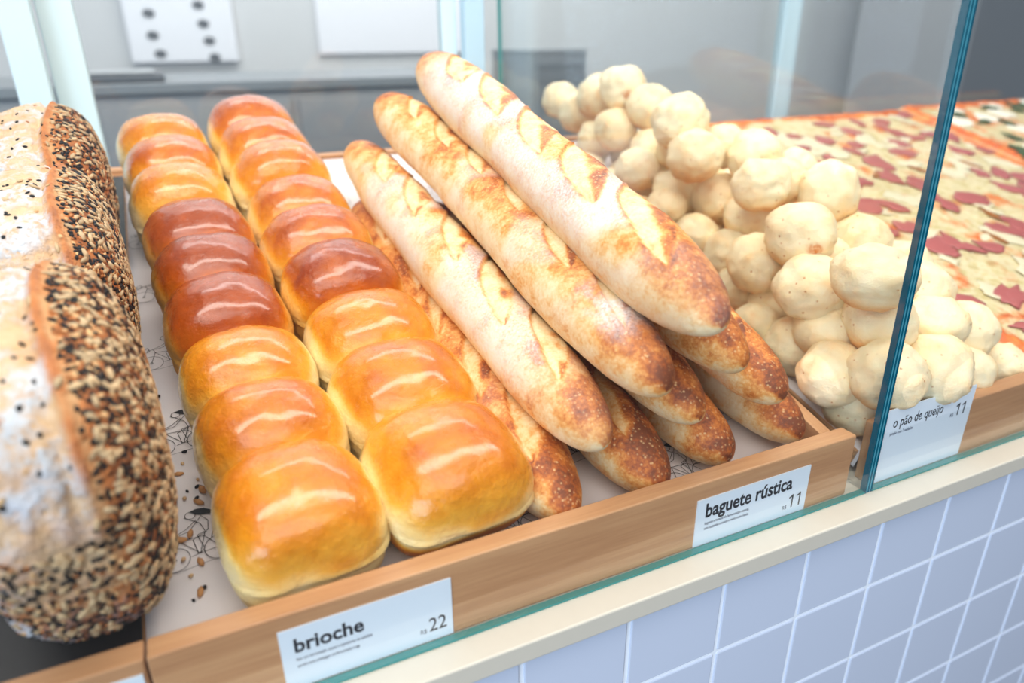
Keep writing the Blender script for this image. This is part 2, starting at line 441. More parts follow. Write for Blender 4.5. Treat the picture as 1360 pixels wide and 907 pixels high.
def stroke_mesh():
    V = []; F = []
    def line(pts, w=0.00045):
        for (x0, y0), (x1, y1) in zip(pts[:-1], pts[1:]):
            dx, dy = x1 - x0, y1 - y0; l = math.hypot(dx, dy) or 1e-9; nx_, ny_ = -dy / l * w / 2, dx / l * w / 2
            b = len(V); V.extend([(x0 + nx_, y0 + ny_, 0), (x1 + nx_, y1 + ny_, 0), (x1 - nx_, y1 - ny_, 0), (x0 - nx_, y0 - ny_, 0)]); F.append((b + 3, b + 2, b + 1, b))
    def circ(cx_, cy_, r, a0=0, a1=360, w=0.00045):
        n = 22; line([(cx_ + r * math.cos(math.radians(a0 + (a1 - a0) * i / n)), cy_ + r * math.sin(math.radians(a0 + (a1 - a0) * i / n))) for i in range(n + 1)], w)
    def blob(pts):
        b = len(V); V.extend([(x, y, 0.00001) for x, y in pts]); F.append(tuple(range(b, b + len(pts))))
    k = 0.001
    P = lambda *a: [(x * k, y * k) for x, y in a]
    circ(-13 * k, -12 * k, 9 * k); circ(14 * k, -11 * k, 9.5 * k)
    circ(-13 * k, -12 * k, 1 * k); circ(14 * k, -11 * k, 1 * k)
    line(P((-13, -12), (-9, 2), (6, 1), (14, -11), (2, -12), (-9, 2))); line(P((2, -12), (6, 1), (7, 4)))
    line(P((-9, 2), (-10, 6), (-14, 7), (-15, 4))); line(P((-18, 8), (-14, 10), (-13, 5), (-17, 3), (-18, 8)))
    line(P((7, 5), (5, 12), (-1, 18), (-4, 20))); line(P((9, 5), (10, 13), (6, 19)))          # torso
    line(P((3, 16), (-4, 10), (-11, 7))); line(P((6, 18), (-2, 8), (-10, 6)))                  # arms
    line(P((8, 4), (-1, 0), (1, -12), (-3, -13))); line(P((9, 5), (2, 3), (5, -9), (2, -12)))  # legs
    circ(0, 21 * k, 3.2 * k)                                                                   # head
    blob(P((-1, 24), (4, 25.5), (9, 24.5), (13, 21.5), (16, 17.5), (11, 18.5), (6, 19.5), (3, 21), (1, 23)))   # hair in the wind
    line(P((-20, -21), (-8, -21.5), (6, -20), (22, -21)), 0.0003)
    line(P((10, -2), (18, -3), (20, 3), (12, 4), (10, -2))); line(P((12, 1), (19, 0)))
    me = bpy.data.meshes.new('bicycle_print'); me.from_pydata(V, [], F); me.materials.append(M['ink'])
    me.polygons.foreach_set('use_smooth', [False] * len(F)); return me
bp = stroke_mesh()
k = 0
for j in range(7):
    for i, x in enumerate((-0.331, -0.262, -0.198, -0.140, -0.070, 0.002, 0.072)):
        v = 0.085 + 0.0985 * j - (0.05 if i % 2 else 0)
        if v > 0.62 or v < 0.02: continue
        link('bicycle_print', bp, P1, Matrix.Translation((x - 0.0022 * j, v, 0.0019)) @ Matrix.Rotation(0.05, 4, 'Z') @ Matrix.Scale(0.95, 4))
for j in range(6):
    for i, x in enumerate((0.172, 0.245, 0.318, 0.372)):
        v = 0.052 + 0.105 * j + (0.04 if i % 2 else 0)
        if v < 0.61 and x < 0.36: link('bicycle_print', bp, P2, Matrix.Translation((x, v, 0.0019)) @ Matrix.Rotation(0.1, 4, 'Z') @ Matrix.Scale(0.95, 4))

# glass: two front panes, a divider between them
def pane(name, label, lo, hi, edges):
    e = bpy.data.objects.new(name, None); C.objects.link(e); e.matrix_world = Matrix.Translation((0, 0.0085, 0.0988)) @ LEAN
    tag(e, label, 'glass'); inv = Matrix.Translation((0, -0.0085, -0.0988))
    box('pane', lo, hi, M['glass'], e, 0, inv)
    for a, b, mt in edges: box('polished_edge', a, b, M[mt], e, 0, inv)
    return e
G0, G1, GT = 0.0032, 0.0080, 0.60
pane('front_glass', 'long clear front pane before the brioche and baguettes, left of the green seam',
     (-0.85, G0, 0.1004), (0.1338, G1, GT), [((-0.85, G0, 0.0990), (0.1338, G1, 0.1003), 'edge'), ((0.1339, G0, 0.0990), (0.1352, G1, GT), 'edge_deep'), ((-0.85, G0, GT), (0.1352, G1, GT + 0.002), 'edge')])
pane('front_glass', 'clear front pane right of the green seam, before the pizza',
     (0.1418, G0, 0.1004), (1.6, G1, GT), [((0.1418, G0, 0.0990), (1.6, G1, 0.1003), 'edge'), ((0.1404, G0, 0.0990), (0.1417, G1, GT), 'edge_deep'), ((0.1404, G0, GT), (1.6, G1, GT + 0.002), 'edge')])
pane('divider_glass', 'upright clear glass divider running back between baguettes and cheese breads',
     (0.1354, 0.0062, 0.0992), (0.1402, 0.683, GT), [((0.1354, 0.0036, 0.0990), (0.1370, 0.0060, GT), 'edge_light'), ((0.1370, 0.0033, 0.0990), (0.1384, 0.0060, GT), 'edge_deep'), ((0.1384, 0.0036, 0.0990), (0.1402, 0.0060, GT), 'edge_light'), ((0.1354, 0.6831, 0.0992), (0.1402, 0.6855, GT), 'edge')])

# sliding doors at the back of the case
def sdoor(x0, x1, y, wl, wr, label, mt='frame'):
    e = bpy.data.objects.new('sliding_door', None); C.objects.link(e); e.location = ((x0 + x1) / 2, y, 0.0988)
    tag(e, label, 'door'); inv = Matrix.Translation(-Vector(e.location))
    box('stile', (x0, y, 0.0990), (x0 + wl, y + 0.02, 0.80), M[mt], e, 0.002, inv)
    box('stile', (x1 - wr, y, 0.0990), (x1, y + 0.02, 0.80), M[mt], e, 0.002, inv)
    box('rail', (x0 + wl, y, 0.77), (x1 - wr, y + 0.02, 0.80), M[mt], e, 0.002, inv)
    box('rail', (x0 + wl, y, 0.0990), (x1 - wr, y + 0.02, 0.125), M[mt], e, 0.002, inv)
    box('pane', (x0 + wl, y + 0.008, 0.126), (x1 - wr, y + 0.012, 0.769), M['glass'], e, 0, inv)
sdoor(-0.88, -0.4185, 0.695, 0.03, 0.0335, 'leftmost sliding glass door behind the seeded loaves')
sdoor(-0.4175, 0.086, 0.720, 0.0375, 0.022, 'sliding glass door behind the brioche rows')
sdoor(0.088, 0.700, 0.695, 0.030, 0.030, 'sliding glass door behind the baguettes and cheese breads', 'frame_blue')
sdoor(0.702, 1.5, 0.720, 0.030, 0.03, 'rightmost sliding glass door behind the pizzas', 'frame_blue')

# the room behind
link('floor', box_mesh('floor', (-5, -5.0, -0.9), (7, 4.0, -0.85), M['floor']), kind='structure')
link('wall_back', box_mesh('wall_back', (-4, 2.9, -0.85), (7, 3.0, 2.6), M['wallp']), kind='structure')
link('wall_right', box_mesh('wall_right', (4.6, 0.8, -0.85), (4.7, 2.9, 2.6), M['grey']), kind='structure')
def unit(name, label, cat, parts):
    e = bpy.data.objects.new(name, None); C.objects.link(e); lo, hi = parts[0][1], parts[0][2]
    e.location = ((lo[0] + hi[0]) / 2, (lo[1] + hi[1]) / 2, lo[2]); tag(e, label, cat); inv = Matrix.Translation(-Vector(e.location))
    for n_, a, b, mt in parts: box(n_, a, b, M[mt], e, 0.003, inv)
    return e
unit('work_counter', 'blurred grey kitchen work counter behind the brioche', 'counter',
     [('body', (-0.9, 1.52, -0.85), (0.42, 2.1, 0.322), 'grey'), ('worktop', (-0.92, 1.50, 0.323), (0.44, 2.12, 0.345), 'midgrey')] +
     [('drawer', (x, 1.508, 0.14), (x + 0.40, 1.519, 0.30), 'grey') for x in (-0.86, -0.44, -0.02)])
unit('kitchen_scale', 'dark low appliance on the grey counter behind the left brioche row', 'appliance',
     [('body', (-0.50, 1.54, 0.347), (-0.30, 1.80, 0.362), 'darkgrey'), ('plate', (-0.48, 1.56, 0.363), (-0.32, 1.78, 0.368), 'steel')])
unit('storage_box', 'square grey appliance box seen between baguette tip and cheese breads', 'box',
     [('body', (0.737, 1.80, -0.848), (0.935, 2.1, 0.385), 'midgrey'), ('lid', (0.735, 1.798, 0.386), (0.937, 2.1, 0.398), 'midgrey')])
unit('tall_cabinet', 'tall dark grey cabinet at the far right behind the pizzas', 'cabinet',
     [('body', (3.05, 2.0, -0.848), (4.4, 2.6, 1.6), 'grey'), ('door', (3.08, 1.985, -0.7), (3.7, 1.999, 1.5), 'midgrey'), ('door', (3.72, 1.985, -0.7), (4.36, 1.999, 1.5), 'midgrey')])
e = unit('notice_board', 'white board with rows of dark round marks above the left brioche row', 'board',
     [('panel', (-0.40, 2.87, 0.36), (-0.02, 2.895, 0.95), 'white')])
for (x, z) in ((-0.315, 0.455), (-0.300, 0.36 + 0.03), (-0.132, 0.495), (-0.120, 0.435), (-0.110, 0.375), (-0.315, 0.53), (-0.14, 0.56)):
    V = [(x + 0.022 * math.cos(t), 2.868, z + 0.016 * math.sin(t)) for t in np.linspace(0, 2 * math.pi, 13)[:-1]] + [(x + 0.022 * math.cos(t), 2.8695, z + 0.016 * math.sin(t)) for t in np.linspace(0, 2 * math.pi, 13)[:-1]]
    F = [tuple(range(12)), tuple(range(23, 11, -1))] + [(i, i + 12, (i + 1) % 12 + 12, (i + 1) % 12) for i in range(12)]
    link('mark', mesh_np('mark', V, F, smooth=False, mats=[M['darkgrey']]), e, Matrix.Translation(-Vector(e.location)))
unit('poster', 'plain pale sheet on the wall above the right brioche row', 'poster', [('sheet', (0.30, 2.885, 0.38), (0.95, 2.897, 1.2), 'white')])

# price cards with lettering
def text_mesh(s, size, bold, sx=1.0, mat='lettering', align='LEFT'):
    cu = bpy.data.curves.new('lettering', 'FONT'); cu.body = s; cu.size = size; cu.offset = bold; cu.extrude = 0.00006; cu.align_x = align
    cu.resolution_u = 3
    t = bpy.data.objects.new('lettering', cu); C.objects.link(t)
    me = bpy.data.meshes.new_from_object(t.evaluated_get(bpy.context.evaluated_depsgraph_get())); bpy.data.objects.remove(t); bpy.data.curves.remove(cu)
    me.transform(Matrix.Scale(sx, 4, (1, 0, 0))); me.materials.clear(); me.materials.append(M[mat]); return me
def card(x0, x1, z0, z1, label, lines, y=0.00905, tilt=0):
    e = bpy.data.objects.new('price_card', None); C.objects.link(e); e.location = ((x0 + x1) / 2, y, z0); tag(e, label, 'sign')
    w_ = x1 - x0; h_ = z1 - z0
    box('card', (-w_ / 2, -0.0004, 0), (w_ / 2, 0.0004, h_), M['card'], e)
    for s, fx, fz, size, bold, sx, mat in lines:
        if s == '11':                              # numeral one with its flag
            H1 = size * 0.72; t1 = size * 0.085; V = []; F = []
            for k in (0, 1):
                x0 = k * size * 0.46
                for q in ([(x0, 0), (x0 + t1, 0), (x0 + t1, H1), (x0, H1)], [(x0 + t1, H1), (x0 - size * .17, H1 * .84), (x0 - size * .17, H1 * .84 - t1), (x0 + t1, H1 - t1 * 1.2)]):
                    b_ = len(V); V += [(a, c, 0.00006) for a, c in q]; F.append((b_, b_ + 1, b_ + 2, b_ + 3))
            me = mesh_np('lettering', V, F, smooth=False, mats=[M[mat]])
        else: me = text_mesh(s, size, bold, sx, mat)
        link('lettering' if mat == 'lettering' else 'fine_print', me, e, Matrix.Translation((-w_ / 2 + fx * w_, -0.00048, (1 - fz) * h_)) @ Matrix.Rotation(math.pi / 2, 4, 'X'))
card(-0.2955, -0.2005, 0.1005, 0.1415, 'white price card reading brioche, R$ 22, on the wooden tray edge',
     [('brioche', 0.07, 0.40, 0.0132, 0.00032, 0.92, 'lettering'), ('feito com fermentação natural e ingredientes de qualidade', 0.075, 0.545, 0.0030, 0, 0.58, 'fine_print'),
      ('servido numa embalagem de fermentação longa', 0.075, 0.66, 0.0030, 0, 0.58, 'fine_print'), ('22', 0.845, 0.83, 0.0140, 0, 0.80, 'lettering'), ('R$', 0.79, 0.83, 0.0045, 0, 0.8, 'fine_print')])
card(-0.0255, 0.0760, 0.1000, 0.1385, 'white price card reading baguete rústica, R$ 11, on the tray edge',
     [('baguete rústica', 0.07, 0.40, 0.0160, 0.00036, 0.80, 'lettering'), ('baguete artesanal de fermentação natural,', 0.075, 0.56, 0.0034, 0, 0.68, 'fine_print'),
      ('com casquinha crocante e miolo muito macio.', 0.075, 0.67, 0.0034, 0, 0.62, 'fine_print'), ('11', 0.86, 0.84, 0.0155, 0.0001, 0.9, 'lettering'), ('R$', 0.78, 0.84, 0.0046, 0, 0.8, 'fine_print')])
card(0.1475, 0.2490, 0.1005, 0.1650, 'tall white price card reading o pão de queijo, right of the glass seam',
     [('o pão de queijo', 0.09, 0.26, 0.0125, 0.00008, 0.72, 'lettering'), ('porção com 7 unidades', 0.075, 0.36, 0.0040, 0, 0.68, 'fine_print'),
      ('11', 0.835, 0.37, 0.0155, 0, 0.62, 'lettering'), ('R$', 0.755, 0.37, 0.0044, 0, 0.8, 'fine_print')])
card(-0.452, -0.3575, 0.1005, 0.1430, 'blank corner of a white price card at bottom left below the seeded loaves', [])
# ---------------------------------------------------------------- baguettes
def baguette(seed, Ln, r, bake, flour, cuts, cut_roll=0.15, alpha=24, wide=1.0):
    rg = np.random.default_rng(seed)
    nU, nP = 240, 84
    u = np.linspace(-1, 1, nU); s = np.sin(u * math.pi / 2) * 0.35 + u * 0.65; s = np.clip(s, -0.9995, 0.9995)
    phi = np.linspace(0, 2 * math.pi, nP, endpoint=False)
    S_, PH = np.meshgrid(s, phi, indexing='ij'); S_ = S_.ravel(); PH = PH.ravel()
    prof = (1 - np.abs(S_) ** 6.5) ** 0.52
    prof = prof * (1 + 0.035 * np.sin(S_ * 5 + seed) + 0.02 * np.sin(S_ * 11 + seed * 2))
    R = r * prof; y = S_ * Ln / 2
    wr = 1.03
    dirx = np.sin(PH); dirz = np.cos(PH)
    # cuts, laid out on the unrolled upper crust
    tone = np.zeros(len(y)); floor_ = np.zeros(len(y)); disp = np.zeros(len(y)); inside_all = np.zeros(len(y)); cutpale = np.zeros(len(y))
    ph = (PH + math.pi) % (2 * math.pi) - math.pi
    bx = r * (ph - cut_roll); al = math.radians(alpha)
    for k in range(cuts):
        yc = (-0.5 + (k + 0.5) / cuts) * Ln * 0.80 + rg.normal() * 0.006; xc = rg.normal() * 0.002
        ya = y - yc; xa = bx - xc
        a = ya * math.cos(al) + xa * math.sin(al); b = -ya * math.sin(al) + xa * math.cos(al)
        la = Ln / cuts * rg.uniform(0.50, 0.60); wv = 0.0112 * wide * (1 - np.clip(np.abs(a / la) ** 2.2, 0, 1)) * (1 + 0.08 * np.sin(a * 90 + k))
        wob = 0.0010 * np.sin(a * 60 + k * 2)
        bb = b + wob
        ins = sstep(0, 0.0012, wv - np.abs(bb)) * (np.abs(a) < la)
        edge = np.exp(-((np.abs(bb) - wv) / 0.0013) ** 2) * (np.abs(a) < la * 1.02) * sstep(0, 0.003, wv + 0.001)
        left = edge * (bb < 0); rt = edge * (bb > 0)
        disp += -0.0012 * ins + 0.0018 * ins * sstep(-1, 1, bb / (wv + 1e-4)) + 0.0013 * left + 0.0005 * rt - 0.0016 * np.exp(-((bb + wv - 0.0022) / 0.001) ** 2) * (np.abs(a) < la * .95)
        cutpale += ins * (0.06 + 0.58 * sstep(-0.15, 0.35, bb / (wv + 1e-4)) * sstep(-.3, .3, noise(np.c_[a, b, 0 * a], 45, seed + k, 2) + .1)) + edge * (0.55 if wide < 1.3 else 0.72) * (1 - 0.4 * (bb > 0))
        inside_all = np.maximum(inside_all, np.maximum(ins, edge * 0.9))
    P0 = np.c_[R * dirx, y, R * dirz]
    n1 = noise(P0, 22, seed, 3); n2 = noise(P0, 60, seed + 3, 3); n3 = noise(P0, 260, seed + 5, 2)
    topness = sstep(-0.15, 0.95, np.cos(ph - cut_roll)); ends = sstep(0.66, 0.97, np.abs(S_))
    disp += 0.0012 * n1 + 0.0005 * n2 + 0.00022 * n3
    tone = 0.05 + bake * 0.62 + 0.42 * topness ** 1.2 + 0.26 * ends * sstep(-0.6, 0.4, np.cos(ph)) + 0.36 * n1 + 0.36 * n2 + 0.12 * n3
    tone += 0.10 * sstep(0.05, 0.45, noise(P0, 34, seed + 11, 2)) * topness * 1.6
    tone = tone * (1 - inside_all) + (cutpale + 0.05 + bake * 0.6 + 0.2 * n2) * inside_all
    fl = sstep(0.05, 0.32, noise(P0, 16, seed + 8, 2) + flour * 0.9 - 0.25) * sstep(-0.2, 0.6, np.cos(ph + 0.25)) * (1 - inside_all * 0.9) * flour
    fl *= 1 - sstep(0.62, 0.86, np.abs(S_)) * 0.85
    if seed == 60: fl = np.maximum(fl, 0.9 * np.exp(-((S_ + 0.76) / 0.09) ** 2) * sstep(0.2, 0.8, np.cos(ph - 0.2)) * sstep(-.3, .2, n2 + .1))
    RR = R + disp * sstep(0.0, 0.35, prof)
    X = RR * dirx * wr; Z = RR * dirz
    Z = np.where(Z < 0, Z * 0.93, Z); lim = -0.86 * r; Z = np.where(Z < lim, lim + (Z - lim) * 0.25, Z)
    bend = 0.004 * np.sin((S_ + seed) * 1.7)
    V = np.c_[X + bend, y, Z + r * 0.88]
    idx = np.arange(nU * nP).reshape(nU, nP); a_ = idx[:-1]; b_ = idx[1:]
    F = np.stack([a_, np.roll(a_, -1, 1), np.roll(b_, -1, 1), b_], -1).reshape(-1, 4)
    # close both tips
    V = np.r_[V, [[V[:nP, 0].mean(), -Ln / 2, r * .88], [V[-nP:, 0].mean(), Ln / 2, r * .88]]]
    tone = np.r_[tone, tone[0], tone[-1]]; fl = np.r_[fl, 0, 0]
    n = nU * nP
    F2 = [[n, (i + 1) % nP, i, i] for i in range(nP)] + [[n + 1, n - nP + i, n - nP + (i + 1) % nP, n - nP + (i + 1) % nP] for i in range(nP)]
    me = bpy.data.meshes.new('baguette'); me.from_pydata([tuple(v) for v in V.tolist()], [], F.tolist() + [f[:3] for f in F2])
    me.polygons.foreach_set('use_smooth', [True] * len(me.polygons))
    for k_, a in (('tone', np.clip(tone, 0, 1)), ('flour', np.clip(fl, 0, 1))):
        at = me.attributes.new(k_, 'FLOAT', 'POINT'); at.data.foreach_set('value', a.astype(np.float32))
    me.materials.append(M['baguette']); return me


PILE = [  # x near end, layer, length, near tip v, yaw, r, bake, flour, cuts, roll, label
    (-0.112, 0, 0.450, 0.002, 3.2, .0278, .22, .10, 5, .10, 'dark crusted baguette lying on the paper directly beside the right brioche row'),
    (-0.043, 0, 0.430, 0.004, 3.6, .0272, .36, .0, 5, .30, 'dark brown baguette tip lying on the paper, left of the cyclist print'),
    (0.018, 0, 0.430, 0.012, 4.0, .0262, .24, .0, 5, .25, 'golden baguette tip on the paper, right of the cyclist print by the tray edge'),
    (0.084, 0, 0.430, 0.012, 4.0, .0262, .20, .0, 5, .20, 'rightmost baguette of the bottom layer, its tip at the corner of the wooden tray'),
    (-0.095, 1, 0.490, 0.018, 3.0, .0278, .06, .55, 5, .30, 'pale long baguette, lowest of the three fully visible upper ones, left side cream'),
    (-0.018, 1, 0.440, 0.020, 3.2, .0262, .30, .08, 5, .2, 'reddish brown baguette tip showing just under the middle floured baguette'),
    (0.055, 1, 0.440, 0.018, 3.2, .0270, .34, .0, 5, .2, 'dark speckled baguette tip above the rightmost bottom baguette'),
    (-0.059, 2, 0.515, 0.012, 3.1, .0280, .14, .34, 6, .30, 'middle upper baguette with a flour dusted brown tip'),
    (0.008, 2, 0.450, 0.018, 3.1, .0262, .22, .0, 5, .2, 'baguette tip tucked right under the front end of the topmost baguette'),
    (-0.031, 3, 0.500, 0.010, 1.8, .0298, .10, .72, 5, .10, 'topmost baguette of the pyramid, heavily floured with leaf shaped cuts'),
]
LAYH = (0.0012, 0.0437, 0.0862, 0.1285)
for i, (xn, ly, ln, vt, yaw, r, bake, fl, cuts, roll, lab) in enumerate(PILE):
    me = baguette(11 + i * 7, ln, r, bake, fl, cuts, roll, wide=1.45 if ly == 3 else 1.1)
    vc = vt + ln / 2; ya = math.radians(yaw); x = xn - math.tan(ya) * (vc - 0.045)
    o = link('baguette', me, mw=place(x, vc, LAYH[ly], ya)); tag(o, lab, 'baguette', 'rustic baguettes stacked in a pyramid')

# ---------------------------------------------------------------- brioche loaves
def bun_mesh(seed, W, D, H, front, bulge=1.0, brown=0.0, tone0=0.0):
    U, F = cs(28); px_ = np.where(U[:, 2] > 0, 3.0, 4.6); py_ = np.where((U[:, 1] < 0) & bool(front), 3.6, 2.5); pz_ = np.where(U[:, 2] < 0, 5.5, 2.7)
    lo = np.full(len(U), 0.5); hi = np.full(len(U), 2.0); A_ = np.abs(U) + 1e-9
    for _ in range(26):
        mid = (lo + hi) / 2; ff = (A_[:, 0] * mid) ** px_ + (A_[:, 1] * mid) ** py_ + (A_[:, 2] * mid) ** pz_
        lo = np.where(ff < 1, mid, lo); hi = np.where(ff < 1, hi, mid)
    Q = U * lo[:, None]
    z = Q[:, 2]; lowf = np.clip(-z, 0, 1); top = np.clip(z, 0, 1)
    sx = 1 - 0.075 * lowf + 0.035 * np.exp(-((z - 0.15) / 0.4) ** 2) * bulge; sy = 1 - (0.26 if brown else 0.07) * lowf
    X = Q[:, 0] * W / 2 * sx; Y = Q[:, 1] * D / 2 * sy
    Z = (z + 1) / 2 * H * 0.92 + 0.11 * H * np.exp(-(Q[:, 0] ** 2 + Q[:, 1] ** 2) * 1.1) * sstep(0.2, 0.9, z)
    Pn = np.c_[X, Y, Z]; n1 = noise(Pn, 20, seed, 2); n2 = noise(Pn, 55, seed + 2, 3)
    k = 0.0022 * n1 + 0.0010 * n2
    # creased rim where the glazed dome meets the pale side
    rim = np.exp(-((z + 0.12 + 0.14 * n1) / 0.10) ** 2); k = k - 0.0014 * rim
    Nn = U / np.linalg.norm(U, axis=1)[:, None]; V = Pn + Nn * k[:, None]; V[:, 2] = np.maximum(V[:, 2], 0)
    sd = np.abs(Q[:, 0]) ** 7 * 0.55 * (1.6 if not brown else 1.0)
    cov = sstep(-0.22, 0.42, z + 0.22 * n1 - sd) * 0.44 + sstep(0.3, 1.0, z) * 0.24
    vly = sstep(0.60, 0.95, np.abs(Q[:, 1])) * (1.0 if not front else (Q[:, 1] > 0)); cov = cov - 0.26 * vly * sstep(-.3, .3, n1 + .15)
    tone = 0.05 + cov + 0.10 * n2 + 0.12 * n1 * cov + tone0
    if brown:
        fm = sstep(0.25, 0.7, -Q[:, 1]) * (1 - sstep(-0.30, -0.10, z + 0.1 * n1)); tone = tone * (1 - fm) + (0.66 * brown + 0.1 * n2) * fm
    gloss = sstep(-0.2, 0.35, z + 0.1 * n1)
    me = mesh_np('bun', V, F, {'tone': np.clip(tone, 0, 1), 'gloss': np.clip(gloss, 0, 1), 'flour': np.zeros(len(V))}); return me


def brioche(xc, v0, yaw, W, lobes, mat, label, seed, H=0.086, brown=0.0, tone=(0, 0, 0), group='brioche loaves in two rows', hs=(1, 1, 1)):
    e = bpy.data.objects.new('brioche_loaf', None); C.objects.link(e)
    ltot = sum(lobes); e.matrix_world = place(xc - math.tan(yaw) * (ltot / 2), v0 + ltot / 2, 0.0016, yaw); tag(e, label, 'bread', group)
    y = -ltot / 2
    for i, d in enumerate(lobes):
        rg = random.Random(seed + i)
        me = bun_mesh(seed * 5 + i, W * rg.uniform(0.985, 1.01), d * 1.30, H * hs[i], i == 0, brown=brown if i == 0 else 0, tone0=tone[i]); me.materials.append(M[mat])
        link('bun', me, e, Matrix.Translation((rg.uniform(-.001, .001), y + d / 2, 0)) @ Matrix.Rotation(rg.uniform(-.02, .02), 4, 'Z'))
        y += d
YL = math.radians(4.2); YR = math.radians(3.6)
brioche(-0.2695, 0.018, YL, 0.091, (.070, .064, .062), 'brioche', 'golden three-bun brioche loaf at the front of the left row, pale left side', 1, 0.071, tone=(0.02, 0.03, -0.03))
brioche(-0.2840, 0.216, YL, 0.089, (.064, .066, .068), 'brioche_dark', 'dark brown glossy three-bun brioche loaf in the middle of the left row', 4, 0.078, tone=(0, 0, 0))
brioche(-0.3005, 0.424, YL, 0.091, (.068, .068, .066), 'brioche', 'blurred three-bun brioche loaf at the back of the left row, torn pale left side', 7, 0.080, tone=(-.06, 0.06, 0.0))
brioche(-0.1765, 0.019, YR, 0.098, (.077, .072, .066), 'brioche', 'golden three-bun brioche loaf at the front of the right row with a brown baked front', 11, 0.073, brown=1.0, tone=(0.0, 0.04, 0.0))
brioche(-0.1920, 0.240, YR, 0.096, (.066, .066, .066), 'brioche', 'three-bun brioche loaf in the middle of the right row, browned on its front bun', 14, 0.080, tone=(0.26, 0.12, 0.08))
brioche(-0.2060, 0.444, YR, 0.096, (.066, .068, .070), 'brioche', 'three-bun brioche loaf at the back of the right row, in front of the grey counter', 17, 0.088, tone=(0.02, 0.08, 0.12))

# ---------------------------------------------------------------- seeded loaves
m, nt, bs = new_mat('seeded_crust'); co = coords(nt)
t = attr(nt, 'tone').outputs['Fac']; fl = attr(nt, 'flour').outputs['Fac']
n1 = tex_noise(nt, co, 60, 5, 0.65); n2 = tex_noise(nt, co, 300, 4, 0.6)
tt = math_(nt, 'ADD', t, mrange(nt, n1, 0.25, 0.75, -0.18, 0.18), clamp=True)
cr = ramp(nt, [(0.0, srgb(226, 200, 166)), (0.3, srgb(206, 160, 112)), (0.55, srgb(196, 120, 62)), (0.8, srgb(140, 78, 38)), (1.0, srgb(70, 44, 32))]); L(nt, tt, cr.inputs[0])
fn = mrange(nt, math_(nt, 'ADD', math_(nt, 'MULTIPLY', n1, 0.6), math_(nt, 'MULTIPLY', n2, 0.4)), 0.43, 0.54, 0.08, 1.0); fmm = math_(nt, 'MULTIPLY', fl, fn, clamp=True)
L(nt, mixc(nt, fmm, cr.outputs[0], srgb(204, 208, 216)), bs.inputs['Base Color']); bs.inputs['Roughness'].default_value = 0.75
b = bump(nt, bs, n2, 0.9, 0.0020); bump(nt, bs, n1, 0.9, 0.005, b)
M['seeded'] = m
m, nt, bs = new_mat('seed'); L(nt, attr(nt, 'col').outputs['Color'], bs.inputs['Base Color']); bs.inputs['Roughness'].default_value = 0.45; bs.inputs['Specular IOR Level'].default_value = 0.3
M['seed'] = m
SEEDC = [srgb(15, 14, 18), srgb(224, 180, 128), srgb(196, 168, 130), srgb(172, 104, 52)]


def ico():
    import bmesh
    bm = bmesh.new(); bmesh.ops.create_icosphere(bm, subdivisions=1, radius=1)
    V = np.array([v.co[:] for v in bm.verts]); F = np.array([[v.index for v in f.verts] for f in bm.faces]); bm.free(); return V, F
IV, IF = ico()


def seed_batch(P, N, kinds, rg):
    """one low mesh of seeds lying on points P with normals N"""
    VV = []; FF = []; CC = []
    dims = {0: (.0017, .0011, .0006), 1: (.0016, .0011, .0006), 2: (.0038, .0017, .0010), 3: (.0020, .0012, .0006)}
    for i, (p, n, k) in enumerate(zip(P, N, kinds)):
        a = rg.normal(size=3); t = a - n * (a @ n); t /= np.linalg.norm(t); b_ = np.cross(n, t); d = dims[k]; s = rg.uniform(0.85, 1.25)
        n2_ = n + 0.25 * rg.normal(size=3); n2_ /= np.linalg.norm(n2_)
        v = p + (IV[:, :1] * t * d[0] + IV[:, 1:2] * b_ * d[1] + IV[:, 2:3] * n2_ * d[2]) * s + n * d[2] * 0.4
        FF.append(IF + len(VV) * len(IV)); VV.append(v); c_ = np.array(SEEDC[k]); c_[:3] *= rg.uniform(0.75, 1.15); CC.append(np.tile(np.clip(c_, 0, 1), (len(IV), 1)))
    return mesh_np('seed_coating', np.concatenate(VV), np.concatenate(FF), {'col': np.concatenate(CC)}, mats=[M['seed']])


